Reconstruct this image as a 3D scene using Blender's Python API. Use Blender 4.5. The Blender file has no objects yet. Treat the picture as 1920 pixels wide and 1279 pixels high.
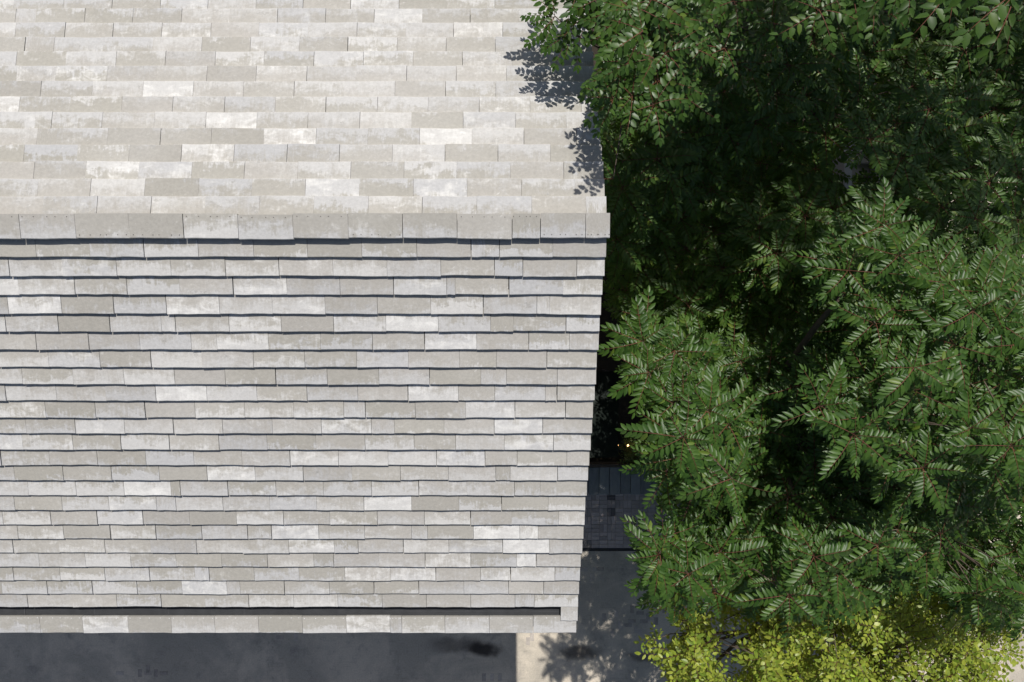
import bpy, bmesh, math, random
import numpy as np
from mathutils import Vector, Matrix

# ------------------------------------------------------------------ camera, sky, sun, exposure
S = bpy.context.scene
COL = S.collection
ZC = 17.4                       # camera height over the street, looking straight down
FPX = 1280.0                    # focal length in photo pixels (24 mm on 36 mm, 1920 wide)
cam = bpy.data.cameras.new('camera')
cam.lens = 24.0; cam.sensor_width = 36.0; cam.clip_start = 0.1; cam.clip_end = 1000
camo = bpy.data.objects.new('camera', cam); COL.objects.link(camo)
camo.location = (0, 0, ZC)
S.camera = camo
SUN = Vector((0.093, 0.62, 1.0)).normalized()          # towards the sun (picture top = +Y)
elev = math.asin(SUN.z); azim = math.atan2(SUN.x, SUN.y)
W = bpy.data.worlds.new('World'); S.world = W; W.use_nodes = True
nt = W.node_tree
sky = nt.nodes.new('ShaderNodeTexSky'); sky.sky_type = 'NISHITA'; sky.sun_disc = False
sky.dust_density = 1.7; sky.sun_elevation = elev; sky.sun_rotation = azim
bg = nt.nodes['Background']; bg.inputs['Strength'].default_value = 0.070
nt.links.new(sky.outputs[0], bg.inputs['Color'])
sl = bpy.data.lights.new('sun', 'SUN'); sl.energy = 4.45; sl.angle = math.radians(0.53); sl.color = (1.0, 0.96, 0.90)
so = bpy.data.objects.new('sun', sl); COL.objects.link(so)
so.rotation_euler = SUN.to_track_quat('Z', 'Y').to_euler()
so.location = (3, 10, 25)
S.view_settings.view_transform = 'Standard'; S.view_settings.look = 'None'
S.view_settings.exposure = 0.0; S.view_settings.gamma = 1.0; S.view_settings.use_curve_mapping = False
S.render.resolution_x = 1024; S.render.resolution_y = 682

def at(px, py, d):              # a photo pixel at depth d below the camera -> world point
    return Vector(((px - 960) * d / FPX, (639.5 - py) * d / FPX, ZC - d))

# ------------------------------------------------------------------ material helpers
class NT:
    def __init__(s, name):
        s.m = bpy.data.materials.new(name); s.m.use_nodes = True
        s.t = s.m.node_tree; s.b = s.t.nodes['Principled BSDF']; s.out = s.t.nodes['Material Output']
    def n(s, kind, **kw):
        nd = s.t.nodes.new('ShaderNode' + kind)
        for k, v in kw.items(): setattr(nd, k, v)
        return nd
    def l(s, a, b): s.t.links.new(a, b)
    def put(s, sock, v):
        if hasattr(v, 'links') or isinstance(v, bpy.types.NodeSocket): s.l(v, sock)
        else: sock.default_value = v
    def math(s, op, a, b=0.0, c=None, clamp=False):
        nd = s.n('Math', operation=op, use_clamp=clamp)
        s.put(nd.inputs[0], a); s.put(nd.inputs[1], b)
        if c is not None: s.put(nd.inputs[2], c)
        return nd.outputs[0]
    def mix(s, f, a, b, blend='MIX'):
        nd = s.n('Mix', data_type='RGBA', blend_type=blend)
        s.put(nd.inputs[0], f); s.put(nd.inputs[6], a); s.put(nd.inputs[7], b)
        return nd.outputs[2]
    def noise(s, vec, scale, detail=4, rough=0.55, w=None, dist=0.0):
        nd = s.n('TexNoise', noise_dimensions='4D' if w is not None else '3D')
        s.l(vec, nd.inputs['Vector']); nd.inputs['Scale'].default_value = scale
        nd.inputs['Detail'].default_value = detail; nd.inputs['Roughness'].default_value = rough
        nd.inputs['Distortion'].default_value = dist
        if w is not None: s.put(nd.inputs['W'], w)
        return nd.outputs['Fac']
    def mapr(s, v, a, b, c=0.0, d=1.0, smooth=True):
        nd = s.n('MapRange', clamp=True)
        if smooth: nd.interpolation_type = 'SMOOTHSTEP'
        s.put(nd.inputs[0], v)
        for i, q in enumerate((a, b, c, d)): s.put(nd.inputs[i + 1], q)
        return nd.outputs[0]
    def scale(s, vec, v):
        nd = s.n('Mapping'); s.l(vec, nd.inputs[0]); nd.inputs['Scale'].default_value = v
        return nd.outputs[0]
    def bump(s, h, strength, dist=0.01):
        nd = s.n('Bump'); nd.inputs['Strength'].default_value = strength; nd.inputs['Distance'].default_value = dist
        s.l(h, nd.inputs['Height']); s.l(nd.outputs[0], s.b.inputs['Normal'])

def c4(r, g, b): return (r, g, b, 1.0)

def tile_material():
    k = NT('weathered_tile')
    uv = k.n('UVMap'); uv.uv_map = 'uv'
    oi = k.n('ObjectInfo'); geo = k.n('NewGeometry')
    rnd = k.math('ADD', oi.outputs['Random'], geo.outputs['Random Per Island'])
    w = k.math('MULTIPLY', rnd, 87.0)
    ta = k.n('Attribute', attribute_type='OBJECT', attribute_name='tone'); tone = ta.outputs['Fac']
    sep = k.n('SeparateXYZ'); k.l(uv.outputs[0], sep.inputs[0]); v = sep.outputs[1]      # v: 0 at the covered head, 1 at the butt
    r2 = k.n('TexWhiteNoise', noise_dimensions='1D'); k.l(w, r2.inputs['W'])
    rs = k.n('SeparateColor'); k.l(r2.outputs['Color'], rs.inputs[0])
    ra, rb, rc = rs.outputs[0], rs.outputs[1], rs.outputs[2]
    big = k.noise(k.scale(uv.outputs[0], (4.5, 1.7, 1)), 1.0, 5, 0.6, w, 0.5)
    streak = k.noise(k.scale(uv.outputs[0], (34.0, 1.6, 1)), 1.0, 4, 0.65, w)
    fine = k.noise(k.scale(uv.outputs[0], (26.0, 7.0, 1)), 1.0, 7, 0.7, w)
    # soft ragged line between the tan upper part and the pale lower part, drawn out in run-down strokes
    lim = k.math('ADD', k.math('MULTIPLY', k.math('SUBTRACT', big, 0.5), 2.2), k.math('MULTIPLY', k.math('SUBTRACT', streak, 0.5), 1.25))
    lim = k.math('ADD', lim, k.math('MULTIPLY', k.math('SUBTRACT', fine, 0.5), 0.5))
    edge = k.math('ADD', k.math('MULTIPLY', v, 0.75), k.math('ADD', lim, 0.12))
    edge = k.math('ADD', edge, k.math('MULTIPLY', k.math('SUBTRACT', ra, 0.5), 0.7))
    edge = k.math('ADD', edge, k.math('MULTIPLY', tone, 0.35))
    soft = k.math('ADD', 0.16, k.math('MULTIPLY', rb, 0.45))
    pale = k.mapr(edge, k.math('SUBTRACT', 0.60, soft), k.math('ADD', 0.60, soft))
    tan = k.mix(rb, c4(0.362, 0.346, 0.308), c4(0.405, 0.386, 0.356))
    grey = k.mix(rc, c4(0.466, 0.464, 0.464), c4(0.520, 0.510, 0.490))
    col = k.mix(pale, tan, grey)
    rim = k.math('MULTIPLY', k.mapr(edge, 0.42, 0.56), k.mapr(edge, 0.56, 0.70, 1.0, 0.0))
    rimn = k.noise(k.scale(uv.outputs[0], (7.0, 3.0, 1)), 1.0, 5, 0.7, w)
    col = k.mix(k.math('MULTIPLY', k.math('MULTIPLY', rim, k.mapr(rimn, 0.5, 0.68)), 0.6), col, c4(0.26, 0.252, 0.24))
    # grey dirt washes and run-down streaks
    dirt = k.mapr(k.noise(k.scale(uv.outputs[0], (9.0, 2.2, 1)), 1.0, 6, 0.7, k.math('ADD', w, 11.0)), 0.54, 0.78)
    col = k.mix(k.math('MULTIPLY', dirt, 0.36), col, c4(0.30, 0.295, 0.29))
    run = k.mapr(k.noise(k.scale(uv.outputs[0], (60.0, 1.0, 1)), 1.0, 3, 0.6, k.math('ADD', w, 5.0)), 0.58, 0.76)
    col = k.mix(k.math('MULTIPLY', k.math('MULTIPLY', run, ra), 0.34), col, c4(0.31, 0.30, 0.29))
    # weather in areas larger than one tile
    tcw = k.n('NewGeometry'); area = k.noise(tcw.outputs['Position'], 0.55, 4, 0.55)
    col = k.mix(k.mapr(area, 0.46, 0.66, 0.0, 0.20), col, c4(0.57, 0.555, 0.53))
    # lime bloom
    bl = k.noise(k.scale(uv.outputs[0], (5.0, 2.0, 1)), 1.0, 6, 0.62, k.math('ADD', w, 29.0), 0.6)
    bl = k.math('ADD', bl, k.math('MULTIPLY', k.math('SUBTRACT', streak, 0.5), 0.26))
    bl = k.math('ADD', bl, k.math('MULTIPLY', tone, 0.16))
    bloom = k.mapr(bl, 0.54, 0.84)
    col = k.mix(k.math('MULTIPLY', bloom, 0.9), col, c4(0.66, 0.65, 0.625))
    # scrapes
    mag = k.n('TexMagic', turbulence_depth=4)
    off = k.n('Combine' + 'XYZ'); k.l(w, off.inputs[0]); k.l(ra, off.inputs[1])
    va = k.n('VectorMath', operation='ADD'); k.l(k.scale(uv.outputs[0], (3.2, 0.9, 1)), va.inputs[0]); k.l(off.outputs[0], va.inputs[1])
    k.l(va.outputs[0], mag.inputs[0]); mag.inputs['Scale'].default_value = 1.3; mag.inputs['Distortion'].default_value = 2.4
    scr = k.math('MULTIPLY', k.mapr(mag.outputs['Fac'], 0.78, 0.93), k.mapr(rimn, 0.50, 0.66))
    col = k.mix(k.math('MULTIPLY', scr, 0.5), col, c4(0.66, 0.65, 0.62))
    shade = k.math('ADD', k.mapr(fine, 0.25, 0.75, 0.85, 1.13, False), k.math('MULTIPLY', k.math('SUBTRACT', rc, 0.5), 0.12))
    shade = k.math('ADD', shade, k.math('MULTIPLY', tone, 0.05))
    cc = k.n('CombineColor'); [k.l(shade, cc.inputs[i]) for i in range(3)]
    col = k.mix(1.0, col, cc.outputs[0], 'MULTIPLY')
    k.l(col, k.b.inputs['Base Color'])
    k.b.inputs['Roughness'].default_value = 0.85
    k.b.inputs['Specular IOR Level'].default_value = 0.25
    k.bump(k.math('ADD', fine, k.math('MULTIPLY', big, 0.8)), 0.35, 0.006)
    return k.m

def plain(name, col, rough=0.8, var=0.15, scale=6.0, spec=0.3, metal=0.0, bump=0.2, stretch=(1, 1, 1)):
    k = NT(name)
    tc = k.n('TexCoord'); oi = k.n('ObjectInfo')
    w = k.math('MULTIPLY', oi.outputs['Random'], 40.0)
    vec = k.scale(tc.outputs['Object'], stretch)
    f = k.noise(vec, scale, 6, 0.65, w)
    g = k.noise(vec, scale * 6, 5, 0.6, w)
    fac = k.math('ADD', k.mapr(f, 0.25, 0.75, 1 - var, 1 + var, False), k.math('MULTIPLY', k.math('SUBTRACT', g, 0.5), var * 1.2))
    fac = k.math('ADD', fac, k.math('MULTIPLY', k.math('SUBTRACT', oi.outputs['Random'], 0.5), var * 1.6))
    cc = k.n('CombineColor'); [k.l(fac, cc.inputs[i]) for i in range(3)]
    k.l(k.mix(1.0, c4(*col), cc.outputs[0], 'MULTIPLY'), k.b.inputs['Base Color'])
    k.b.inputs['Roughness'].default_value = rough; k.b.inputs['Specular IOR Level'].default_value = spec
    k.b.inputs['Metallic'].default_value = metal
    if bump: k.bump(g, bump, 0.01)
    return k.m

def leaf_material(name, dark, light, trans, tr=0.25, rough=0.36, spec=0.42):
    k = NT(name)
    geo = k.n('NewGeometry'); oi = k.n('ObjectInfo')
    r = k.math('FRACT', k.math('ADD', geo.outputs['Random Per Island'], oi.outputs['Random']))
    tc = k.n('TexCoord')
    f = k.noise(tc.outputs['Object'], 22.0, 3, 0.6)
    fac = k.math('ADD', k.math('MULTIPLY', r, 0.75), k.math('MULTIPLY', k.math('SUBTRACT', f, 0.5), 0.6), clamp=True)
    col = k.mix(fac, c4(*dark), c4(*light))
    wn = k.n('TexWhiteNoise', noise_dimensions='1D'); k.l(k.math('MULTIPLY', r, 913.0), wn.inputs['W'])
    col = k.mix(k.mapr(wn.outputs['Value'], 0.93, 1.0, 0.0, 0.55), col, c4(min(.5, light[0] * 2.1), light[1] * 1.5, light[2] * 1.1))
    k.l(col, k.b.inputs['Base Color'])
    k.b.inputs['Roughness'].default_value = rough; k.b.inputs['Specular IOR Level'].default_value = spec
    tb = k.n('BsdfTranslucent'); tb.inputs[0].default_value = c4(*trans)
    ms = k.n('MixShader'); ms.inputs[0].default_value = tr
    k.l(k.b.outputs[0], ms.inputs[1]); k.l(tb.outputs[0], ms.inputs[2]); k.l(ms.outputs[0], k.out.inputs[0])
    return k.m

def street_material():
    k = NT('street_paving')
    tc = k.n('TexCoord'); o = tc.outputs['Object']
    big = k.noise(o, 0.55, 6, 0.6, None, 0.6); mid = k.noise(o, 2.6, 7, 0.7); fine = k.noise(o, 26.0, 6, 0.75)
    br = k.n('TexBrick'); k.l(o, br.inputs['Vector']); br.inputs['Scale'].default_value = 1.0
    br.inputs['Brick Width'].default_value = 0.2; br.inputs['Row Height'].default_value = 0.1
    br.inputs['Mortar Size'].default_value = 0.004; br.inputs['Mortar Smooth'].default_value = 0.4
    br.inputs['Color1'].default_value = c4(1, 1, 1); br.inputs['Color2'].default_value = c4(0.86, 0.86, 0.87); br.inputs['Mortar'].default_value = c4(0.6, 0.6, 0.6)
    base = k.mix(k.mapr(big, 0.40, 0.60), c4(0.44, 0.40, 0.335), c4(0.62, 0.55, 0.45))
    # where mud has worn off the brick joints show
    worn = k.mapr(mid, 0.50, 0.62)
    base = k.mix(k.math('MULTIPLY', worn, 0.75), base, k.mix(1.0, base, br.outputs['Color'], 'MULTIPLY'))
    blot = k.mapr(k.noise(o, 1.1, 7, 0.72), 0.52, 0.70)
    base = k.mix(k.math('MULTIPLY', blot, 0.62), base, c4(0.235, 0.22, 0.205))
    grime = k.mapr(k.noise(o, 4.5, 8, 0.78, None, 1.2), 0.56, 0.72)
    base = k.mix(k.math('MULTIPLY', grime, 0.5), base, c4(0.20, 0.185, 0.175))
    spots = k.mapr(k.noise(o, 14.0, 4, 0.6), 0.68, 0.75)
    base = k.mix(k.math('MULTIPLY', spots, 0.6), base, c4(0.09, 0.085, 0.08))
    pale = k.mapr(k.noise(k.scale(o, (1, 1, 1)), 7.0, 5, 0.7), 0.66, 0.76)
    base = k.mix(k.math('MULTIPLY', pale, 0.35), base, c4(0.62, 0.61, 0.60))
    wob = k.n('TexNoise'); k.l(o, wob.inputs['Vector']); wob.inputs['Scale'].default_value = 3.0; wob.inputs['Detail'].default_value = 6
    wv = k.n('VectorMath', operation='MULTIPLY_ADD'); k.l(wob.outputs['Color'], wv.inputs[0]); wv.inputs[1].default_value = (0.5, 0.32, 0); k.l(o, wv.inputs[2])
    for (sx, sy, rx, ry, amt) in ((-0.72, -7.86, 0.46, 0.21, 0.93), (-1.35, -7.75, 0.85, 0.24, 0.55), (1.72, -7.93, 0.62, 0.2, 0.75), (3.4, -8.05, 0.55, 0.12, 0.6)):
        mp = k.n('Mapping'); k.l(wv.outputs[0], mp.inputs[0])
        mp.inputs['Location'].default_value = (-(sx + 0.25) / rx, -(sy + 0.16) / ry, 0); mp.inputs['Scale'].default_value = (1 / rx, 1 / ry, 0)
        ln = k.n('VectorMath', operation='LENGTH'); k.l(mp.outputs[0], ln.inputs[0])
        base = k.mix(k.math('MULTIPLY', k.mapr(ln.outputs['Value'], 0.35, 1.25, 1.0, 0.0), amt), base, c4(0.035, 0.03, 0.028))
    mp2 = k.n('Mapping'); k.l(o, mp2.inputs[0]); mp2.inputs['Rotation'].default_value = (0, 0, 0.9); mp2.inputs['Scale'].default_value = (22.0, 0.7, 1)
    sc = k.math('MULTIPLY', k.mapr(k.noise(mp2.outputs[0], 1.0, 5, 0.6), 0.62, 0.72), k.mapr(k.noise(o, 0.8, 3, 0.5), 0.48, 0.62))
    base = k.mix(k.math('MULTIPLY', sc, 0.45), base, c4(0.15, 0.14, 0.13))
    grit = k.mapr(k.noise(o, 42.0, 3, 0.5), 0.66, 0.74)
    base = k.mix(k.math('MULTIPLY', k.math('MULTIPLY', grit, k.mapr(mid, 0.42, 0.62)), 0.75), base, c4(0.10, 0.09, 0.085))
    fs = k.mapr(fine, 0.25, 0.75, 0.78, 1.18, False)
    cc = k.n('CombineColor'); [k.l(fs, cc.inputs[i]) for i in range(3)]
    k.l(k.mix(1.0, base, cc.outputs[0], 'MULTIPLY'), k.b.inputs['Base Color'])
    k.b.inputs['Roughness'].default_value = 0.9; k.b.inputs['Specular IOR Level'].default_value = 0.2
    k.bump(fine, 0.3, 0.01)
    return k.m

M_TILE = tile_material()
M_NAIL = plain('nail_steel', (0.10, 0.09, 0.085), 0.5, 0.1, spec=0.4)
M_RIVET = plain('rivet_zinc', (0.62, 0.62, 0.62), 0.45, 0.1, spec=0.5)
M_DECK = plain('roof_felt', (0.05, 0.05, 0.052), 0.9, 0.2)
M_GUT = plain('gutter_zinc', (0.055, 0.057, 0.062), 0.6, 0.2, spec=0.4)
M_WALL = plain('wall_plaster', (0.42, 0.40, 0.37), 0.9, 0.12, 1.5)
M_GLASS = plain('window_glass', (0.02, 0.025, 0.03), 0.08, 0.05, spec=0.6, bump=0)
M_TIMBER = plain('dark_timber', (0.09, 0.07, 0.055), 0.7, 0.25, 4)
M_STREET = street_material()
M_PAVER = plain('paver_brick', (0.44, 0.385, 0.365), 0.9, 0.22, 9)
M_PAVERD = plain('paver_brick_dark', (0.19, 0.175, 0.17), 0.9, 0.25, 9)
M_SPAVER = plain('street_brick', (0.40, 0.36, 0.32), 0.9, 0.30, 9)
M_PGROUT = plain('paver_bed', (0.17, 0.15, 0.14), 0.95, 0.2, 8)
M_SLAB = plain('slate_slab', (0.23, 0.245, 0.25), 0.75, 0.22, 5, stretch=(3, 1, 1))
M_STONE = plain('step_stone', (0.42, 0.39, 0.38), 0.9, 0.15, 5)
M_SOIL = plain('garden_soil', (0.045, 0.036, 0.027), 0.95, 0.35, 5)
M_GREENP = plain('green_canvas', (0.007, 0.014, 0.010), 0.6, 0.2, 3)
M_BARK = plain('bark', (0.11, 0.085, 0.065), 0.9, 0.3, 12, stretch=(1, 1, 0.25))
M_TWIG = plain('red_twig', (0.15, 0.058, 0.036), 0.6, 0.2, 10)
M_LEAFA = leaf_material('pinnate_leaf', (0.026, 0.068, 0.010), (0.078, 0.150, 0.024), (0.19, 0.34, 0.02), 0.26, 0.43)
M_LEAFB = leaf_material('round_pinnate_leaf', (0.026, 0.064, 0.010), (0.060, 0.120, 0.016), (0.14, 0.27, 0.02), 0.20, 0.42)
M_LEAFD = leaf_material('low_pinnate_leaf', (0.042, 0.095, 0.015), (0.095, 0.165, 0.030), (0.19, 0.34, 0.02), 0.26, 0.45)
M_LEAFC = leaf_material('yellow_green_leaf', (0.12, 0.20, 0.02), (0.46, 0.49, 0.07), (0.46, 0.50, 0.06), 0.34, 0.40)
M_LEAFH = leaf_material('hedge_leaf', (0.05, 0.09, 0.02), (0.13, 0.17, 0.03), (0.2, 0.25, 0.03), 0.3, 0.45)

# ------------------------------------------------------------------ object helpers
def link(name, data, parent=None):
    o = bpy.data.objects.new(name, data); COL.objects.link(o)
    if parent is not None: o.parent = parent
    return o
def tag(o, label=None, cat=None, group=None, kind=None):
    if label: o['label'] = label
    if cat: o['category'] = cat
    if group: o['group'] = group
    if kind: o['kind'] = kind
    return o
def mesh(name, verts, faces, mats, mi=None, smooth=False, uv=None):
    me = bpy.data.meshes.new(name); me.from_pydata([tuple(v) for v in verts], [], [tuple(f) for f in faces])
    for m in mats: me.materials.append(m)
    if mi is not None: me.polygons.foreach_set('material_index', list(mi))
    if smooth: me.polygons.foreach_set('use_smooth', [True] * len(me.polygons))
    if uv is not None:
        l = me.uv_layers.new(name='uv'); idx = np.zeros(len(me.loops), np.int32); me.loops.foreach_get('vertex_index', idx)
        l.data.foreach_set('uv', np.asarray(uv, np.float32)[idx].ravel())
    me.update(); return me
class MB:
    def __init__(s): s.v = []; s.f = []; s.m = []
    def add(s, v, f, m=0):
        b = len(s.v); s.v += [tuple(p) for p in v]; s.f += [tuple(i + b for i in q) for q in f]; s.m += [m] * len(f)
    def box(s, x0, x1, y0, y1, z0, z1, m=0, bev=0.0):
        b = bev
        if b <= 0:
            v = [(x, y, z) for z in (z0, z1) for y in (y0, y1) for x in (x0, x1)]
            s.add(v, [(0, 2, 3, 1), (4, 5, 7, 6), (0, 1, 5, 4), (1, 3, 7, 5), (3, 2, 6, 7), (2, 0, 4, 6)], m)
        else:
            r = [(x0, y0), (x1, y0), (x1, y1), (x0, y1)]; q = [(x0 + b, y0 + b), (x1 - b, y0 + b), (x1 - b, y1 - b), (x0 + b, y1 - b)]
            v = [(x, y, z0) for x, y in r] + [(x, y, z1 - b) for x, y in r] + [(x, y, z1) for x, y in q]
            f = [(3, 2, 1, 0), (8, 9, 10, 11)]
            for a in (0, 4): f += [(a + i, a + (i + 1) % 4, a + 4 + (i + 1) % 4, a + 4 + i) for i in range(4)]
            s.add(v, f, m)
    def tube(s, pts, rad, n=6, m=0):
        pts = [Vector(p) for p in pts]; rings = []
        for i, p in enumerate(pts):
            t = (pts[min(i + 1, len(pts) - 1)] - pts[max(i - 1, 0)]).normalized()
            a = t.orthogonal().normalized() if i == 0 else (a - t * a.dot(t)).normalized()
            c = t.cross(a); r = rad[i] if hasattr(rad, '__len__') else rad
            rings.append([p + (a * math.cos(2 * math.pi * j / n) + c * math.sin(2 * math.pi * j / n)) * r for j in range(n)])
        v = [q for g in rings for q in g]
        f = [(i * n + j, i * n + (j + 1) % n, (i + 1) * n + (j + 1) % n, (i + 1) * n + j) for i in range(len(pts) - 1) for j in range(n)]
        f += [tuple(range(n - 1, -1, -1)), tuple((len(pts) - 1) * n + j for j in range(n))]
        s.add(v, f, m)
    def build(s, name, mats, parent=None, smooth=False):
        if not isinstance(mats, (list, tuple)): mats = [mats]
        return link(name, mesh(name, s.v, s.f, mats, s.m, smooth), parent)

# ------------------------------------------------------------------ ground
g = MB(); g.add([(-150, -150, 0), (150, -150, 0), (150, 150, 0), (-150, 150, 0)], [(0, 1, 2, 3)])
street = tag(g.build('street', M_STREET), 'worn brick street caked with pale mud, dark stains beside the eave', 'street', kind='structure')
random.seed(3)
pv = []
for wdt, lng in ((0.098, 0.198), (0.198, 0.098)):
    b = MB(); b.box(-wdt / 2, wdt / 2, -lng / 2, lng / 2, -0.05, 0.004, 0, 0.004); pv.append(mesh('paver', b.v, b.f, [M_SPAVER]))
def street_paver(px, py, k=None):
    p = at(px, py, ZC); gx = round(p.x / 0.102) * 0.102; gy = round(p.y / 0.102) * 0.102
    key = (round(gx / 0.102) // 2, round(gy / 0.102) // 2)
    if key in used_p: return
    used_p.add(key)
    o = link('paver', pv[random.random() < 0.35 if k is None else k], street); o.location = (gx, gy, random.uniform(0, 0.002))
used_p = set()
for (cx, cy, rx, ry, n) in ((1195, 1170, 65, 28, 34), (280, 1262, 30, 10, 12), (540, 1195, 20, 10, 5), (925, 1270, 50, 6, 10), (1118, 1072, 28, 14, 12),
                            (1330, 1240, 50, 30, 10), (990, 1200, 6, 8, 2)):
    for _ in range((n * 2 + 2) // 3): street_paver(random.gauss(cx, rx * 0.5), random.gauss(cy, ry * 0.5))

# terrace of mixed-bond brick pavers beside the gable, with a narrow dark slot to the street
TX0, TX1, TY0, TY1 = 0.80, 5.2, -5.27, -3.845
b = MB(); b.box(TX0, TX1, TY0, TY1, -0.02, 0.012)
terrace = tag(b.build('terrace', M_PGROUT), 'brick paved terrace strip between gable and slate kerb', 'terrace', kind='structure')
pt = []
for dark in (0, 1):
    for wdt, lng in ((0.097, 0.198), (0.198, 0.097)):
        b = MB(); b.box(-wdt / 2, wdt / 2, -lng / 2, lng / 2, 0.0, 0.032, 0, 0.004)
        pt.append(mesh('paver', b.v, b.f, [M_PAVERD if dark else M_PAVER]))
random.seed(11)
nx = int((TX1 - TX0) / 0.203); ny = int((TY1 - TY0) / 0.203)
rest = MB()
for i in range(nx):
    for j in range(ny):
        x = TX0 + 0.104 + i * 0.203; y = TY0 + 0.104 + j * 0.203; vert = random.random() < 0.45; dk = random.random() < 0.07
        for s_ in (-1, 1):
            px = 960 + x / (ZC) * FPX
            dz = random.uniform(-0.003, 0.003); ox = s_ * 0.0507 if vert else 0; oy = 0 if vert else s_ * 0.0507
            if x < 1.6 or x > 4.2:
                wq, lq = (0.0485, 0.099) if vert else (0.099, 0.0485)
                rest.box(x + ox - wq, x + ox + wq, y + oy - lq, y + oy + lq, 0.0, 0.032 + dz, 0, 0.004); continue
            o = link('paver', pt[(2 if dk and random.random() < 0.7 else 0) + (0 if vert else 1)], terrace)
            o.location = (x + ox, y + oy, dz)
r_ = rest.build('paver_field', M_PAVER, terrace); tag(r_, kind='stuff')
b = MB(); b.box(TX0, TX1, -5.345, -5.335, -0.02, 0.03); b.box(TX0, TX1, -5.285, -5.275, -0.02, 0.03); b.box(TX0, TX1, -5.335, -5.285, -0.02, 0.002)  # thin lips with a dark sunken floor along the terrace edge
tag(b.build('edging_slot', M_GUT), 'narrow dark slot between terrace and street', 'drain', kind='structure')
# planting bed behind the kerb
b = MB()
rng = random.Random(5); NXS, NYS = 26, 54
vv = [(0.8 + 10.2 * i / NXS, -3.1 + 17.5 * j / NYS, 0.02 + rng.uniform(0, 0.09)) for j in range(NYS + 1) for i in range(NXS + 1)]
b.add(vv, [(j * (NXS + 1) + i, j * (NXS + 1) + i + 1, (j + 1) * (NXS + 1) + i + 1, (j + 1) * (NXS + 1) + i) for j in range(NYS) for i in range(NXS)])
tag(b.build('planting_bed', M_SOIL), 'dark bare soil under the trees', 'soil', kind='structure')
# kerb of upright-grained slate slabs on a low brick footing
kerb = tag(link('slate_kerb', None), 'low wall capped with blue grey slate slabs beside the gable', 'kerb')
kerb.location = (0.8, -3.49, 0)
b = MB(); b.box(0.02, 4.6, -0.30, 0.30, 0.0, 0.30); b.build('footing', M_PAVERD, kerb)
random.seed(8); x = 0.0
while x < 4.6:
    w_ = random.uniform(0.25, 0.30); b = MB(); b.box(0, w_ - 0.012, -0.34, 0.34, 0.302, 0.362 + random.uniform(-.006, .01), 0, 0.006)
    o = b.build('slab', M_SLAB, kerb); o.location = (x, random.uniform(-.012, .012), 0); x += w_
b = MB(); b.box(0.0, 4.6, 0.35, 0.43, 0.0, 0.44, 0, 0.008); b.build('back_rail', M_TIMBER, kerb)

# ------------------------------------------------------------------ house
D0, HD = 7.46, 0.0102
def dep(i): return D0 * (1 + HD * i)
house = tag(link('house', None), 'gabled house roofed in weathered pale grey slab tiles', 'house')
SL = 0.145                       # slope of a tile's own face (tiles lie flatter than the roof)
TH = 0.040
FY = [448, 482, 518, 553, 589, 622, 656, 689, 721, 751.5, 783.5, 813, 843.5, 872.7, 901, 929.5, 957, 984, 1010.5, 1037, 1063, 1089, 1114, 1138.5]
RY = [402, 367.7, 334.7, 302.7, 270.7, 240, 210, 180.7, 152, 123.3, 96, 69.3, 42.3, 15.7]
F = {1: [68,169,271,372,476,577,679,782,884,937,1037], 2: [18,118,219,321,423,524,625,726,827,928,981,1082],
 3: [35,141,238,337,438,538,638,739,838,854,955,1056], 4: [16,116,214,313,412,511,610,708,808,907,1007,1031],
 5: [12,110,207,303,330,430,528,626,724,822,920,963,1062], 6: [69,167,262,359,407,504,602,699,797,894,992,1068],
 7: [92,188,284,379,476,572,669,766,862,931,1026], 8: [43,138,233,328,423,518,614,711,806,902,950,1045],
 9: [11,106,199,293,388,482,576,671,766,860,928,1023,1045], 10: [86,180,273,366,459,551,645,686,779,873,966,1061],
 11: [49,142,234,326,418,511,603,697,740,833,927,1018], 12: [43,137,228,319,411,501,593,685,777,855,946,1038],
 13: [93,183,274,364,454,545,635,728,819,910,970,1063], 14: [28,119,210,299,389,479,569,660,751,841,930,957,1046],
 15: [53,143,233,321,339,428,518,607,697,786,876,965,1013], 16: [28,117,205,294,330,418,506,594,683,772,861,941,1028],
 17: [6,96,183,269,356,444,532,619,708,796,883,960,1048], 18: [34,120,208,293,379,465,510,598,684,772,802,888,975,1009],
 19: [25,111,197,283,369,455,542,627,672,757,842,943,1030], 20: [74,161,246,331,416,502,588,626,711,798,883,969,1006],
 21: [26,113,197,281,366,393,477,561,647,733,818,901,958,1041], 22: [4,89,174,258,342,426,451,534,618,702,786,870,954,1020],
 23: [52,136,220,303,385,467,551,634,717,800,883,966,1002]}
R = {13: [30,68,160,250,341,431,521,611,702,792,882,973], 12: [30,123,213,304,396,486,578,670,761,851,943],
 11: [48,102,194,287,379,470,562,653,745,837,929], 10: [32,125,219,311,404,496,589,682,775,868,961,1053], 9: [32,106,202,295,389,481,576,669,763,856,950,1044],
 8: [78,174,269,363,457,552,646,741,836,930,1025], 7: [37,133,229,325,422,517,612,708,803,899,994,1090], 6: [98,192,290,387,482,578,675,772,869,967,1062],
 5: [70,107,203,302,397,495,593,690,787,885,983,1081], 4: [46,146,243,341,440,539,637,736,835,934,1032], 3: [65,162,261,360,459,559,658,758,857,957,1057],
 2: [72,171,272,373,473,573,674,776,876,978,1078], 1: [82,183,284,385,487,589,691,792,894,997,1099],
 14: [27,120,211,302,391,481,569,658,749,837,928]}
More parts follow.
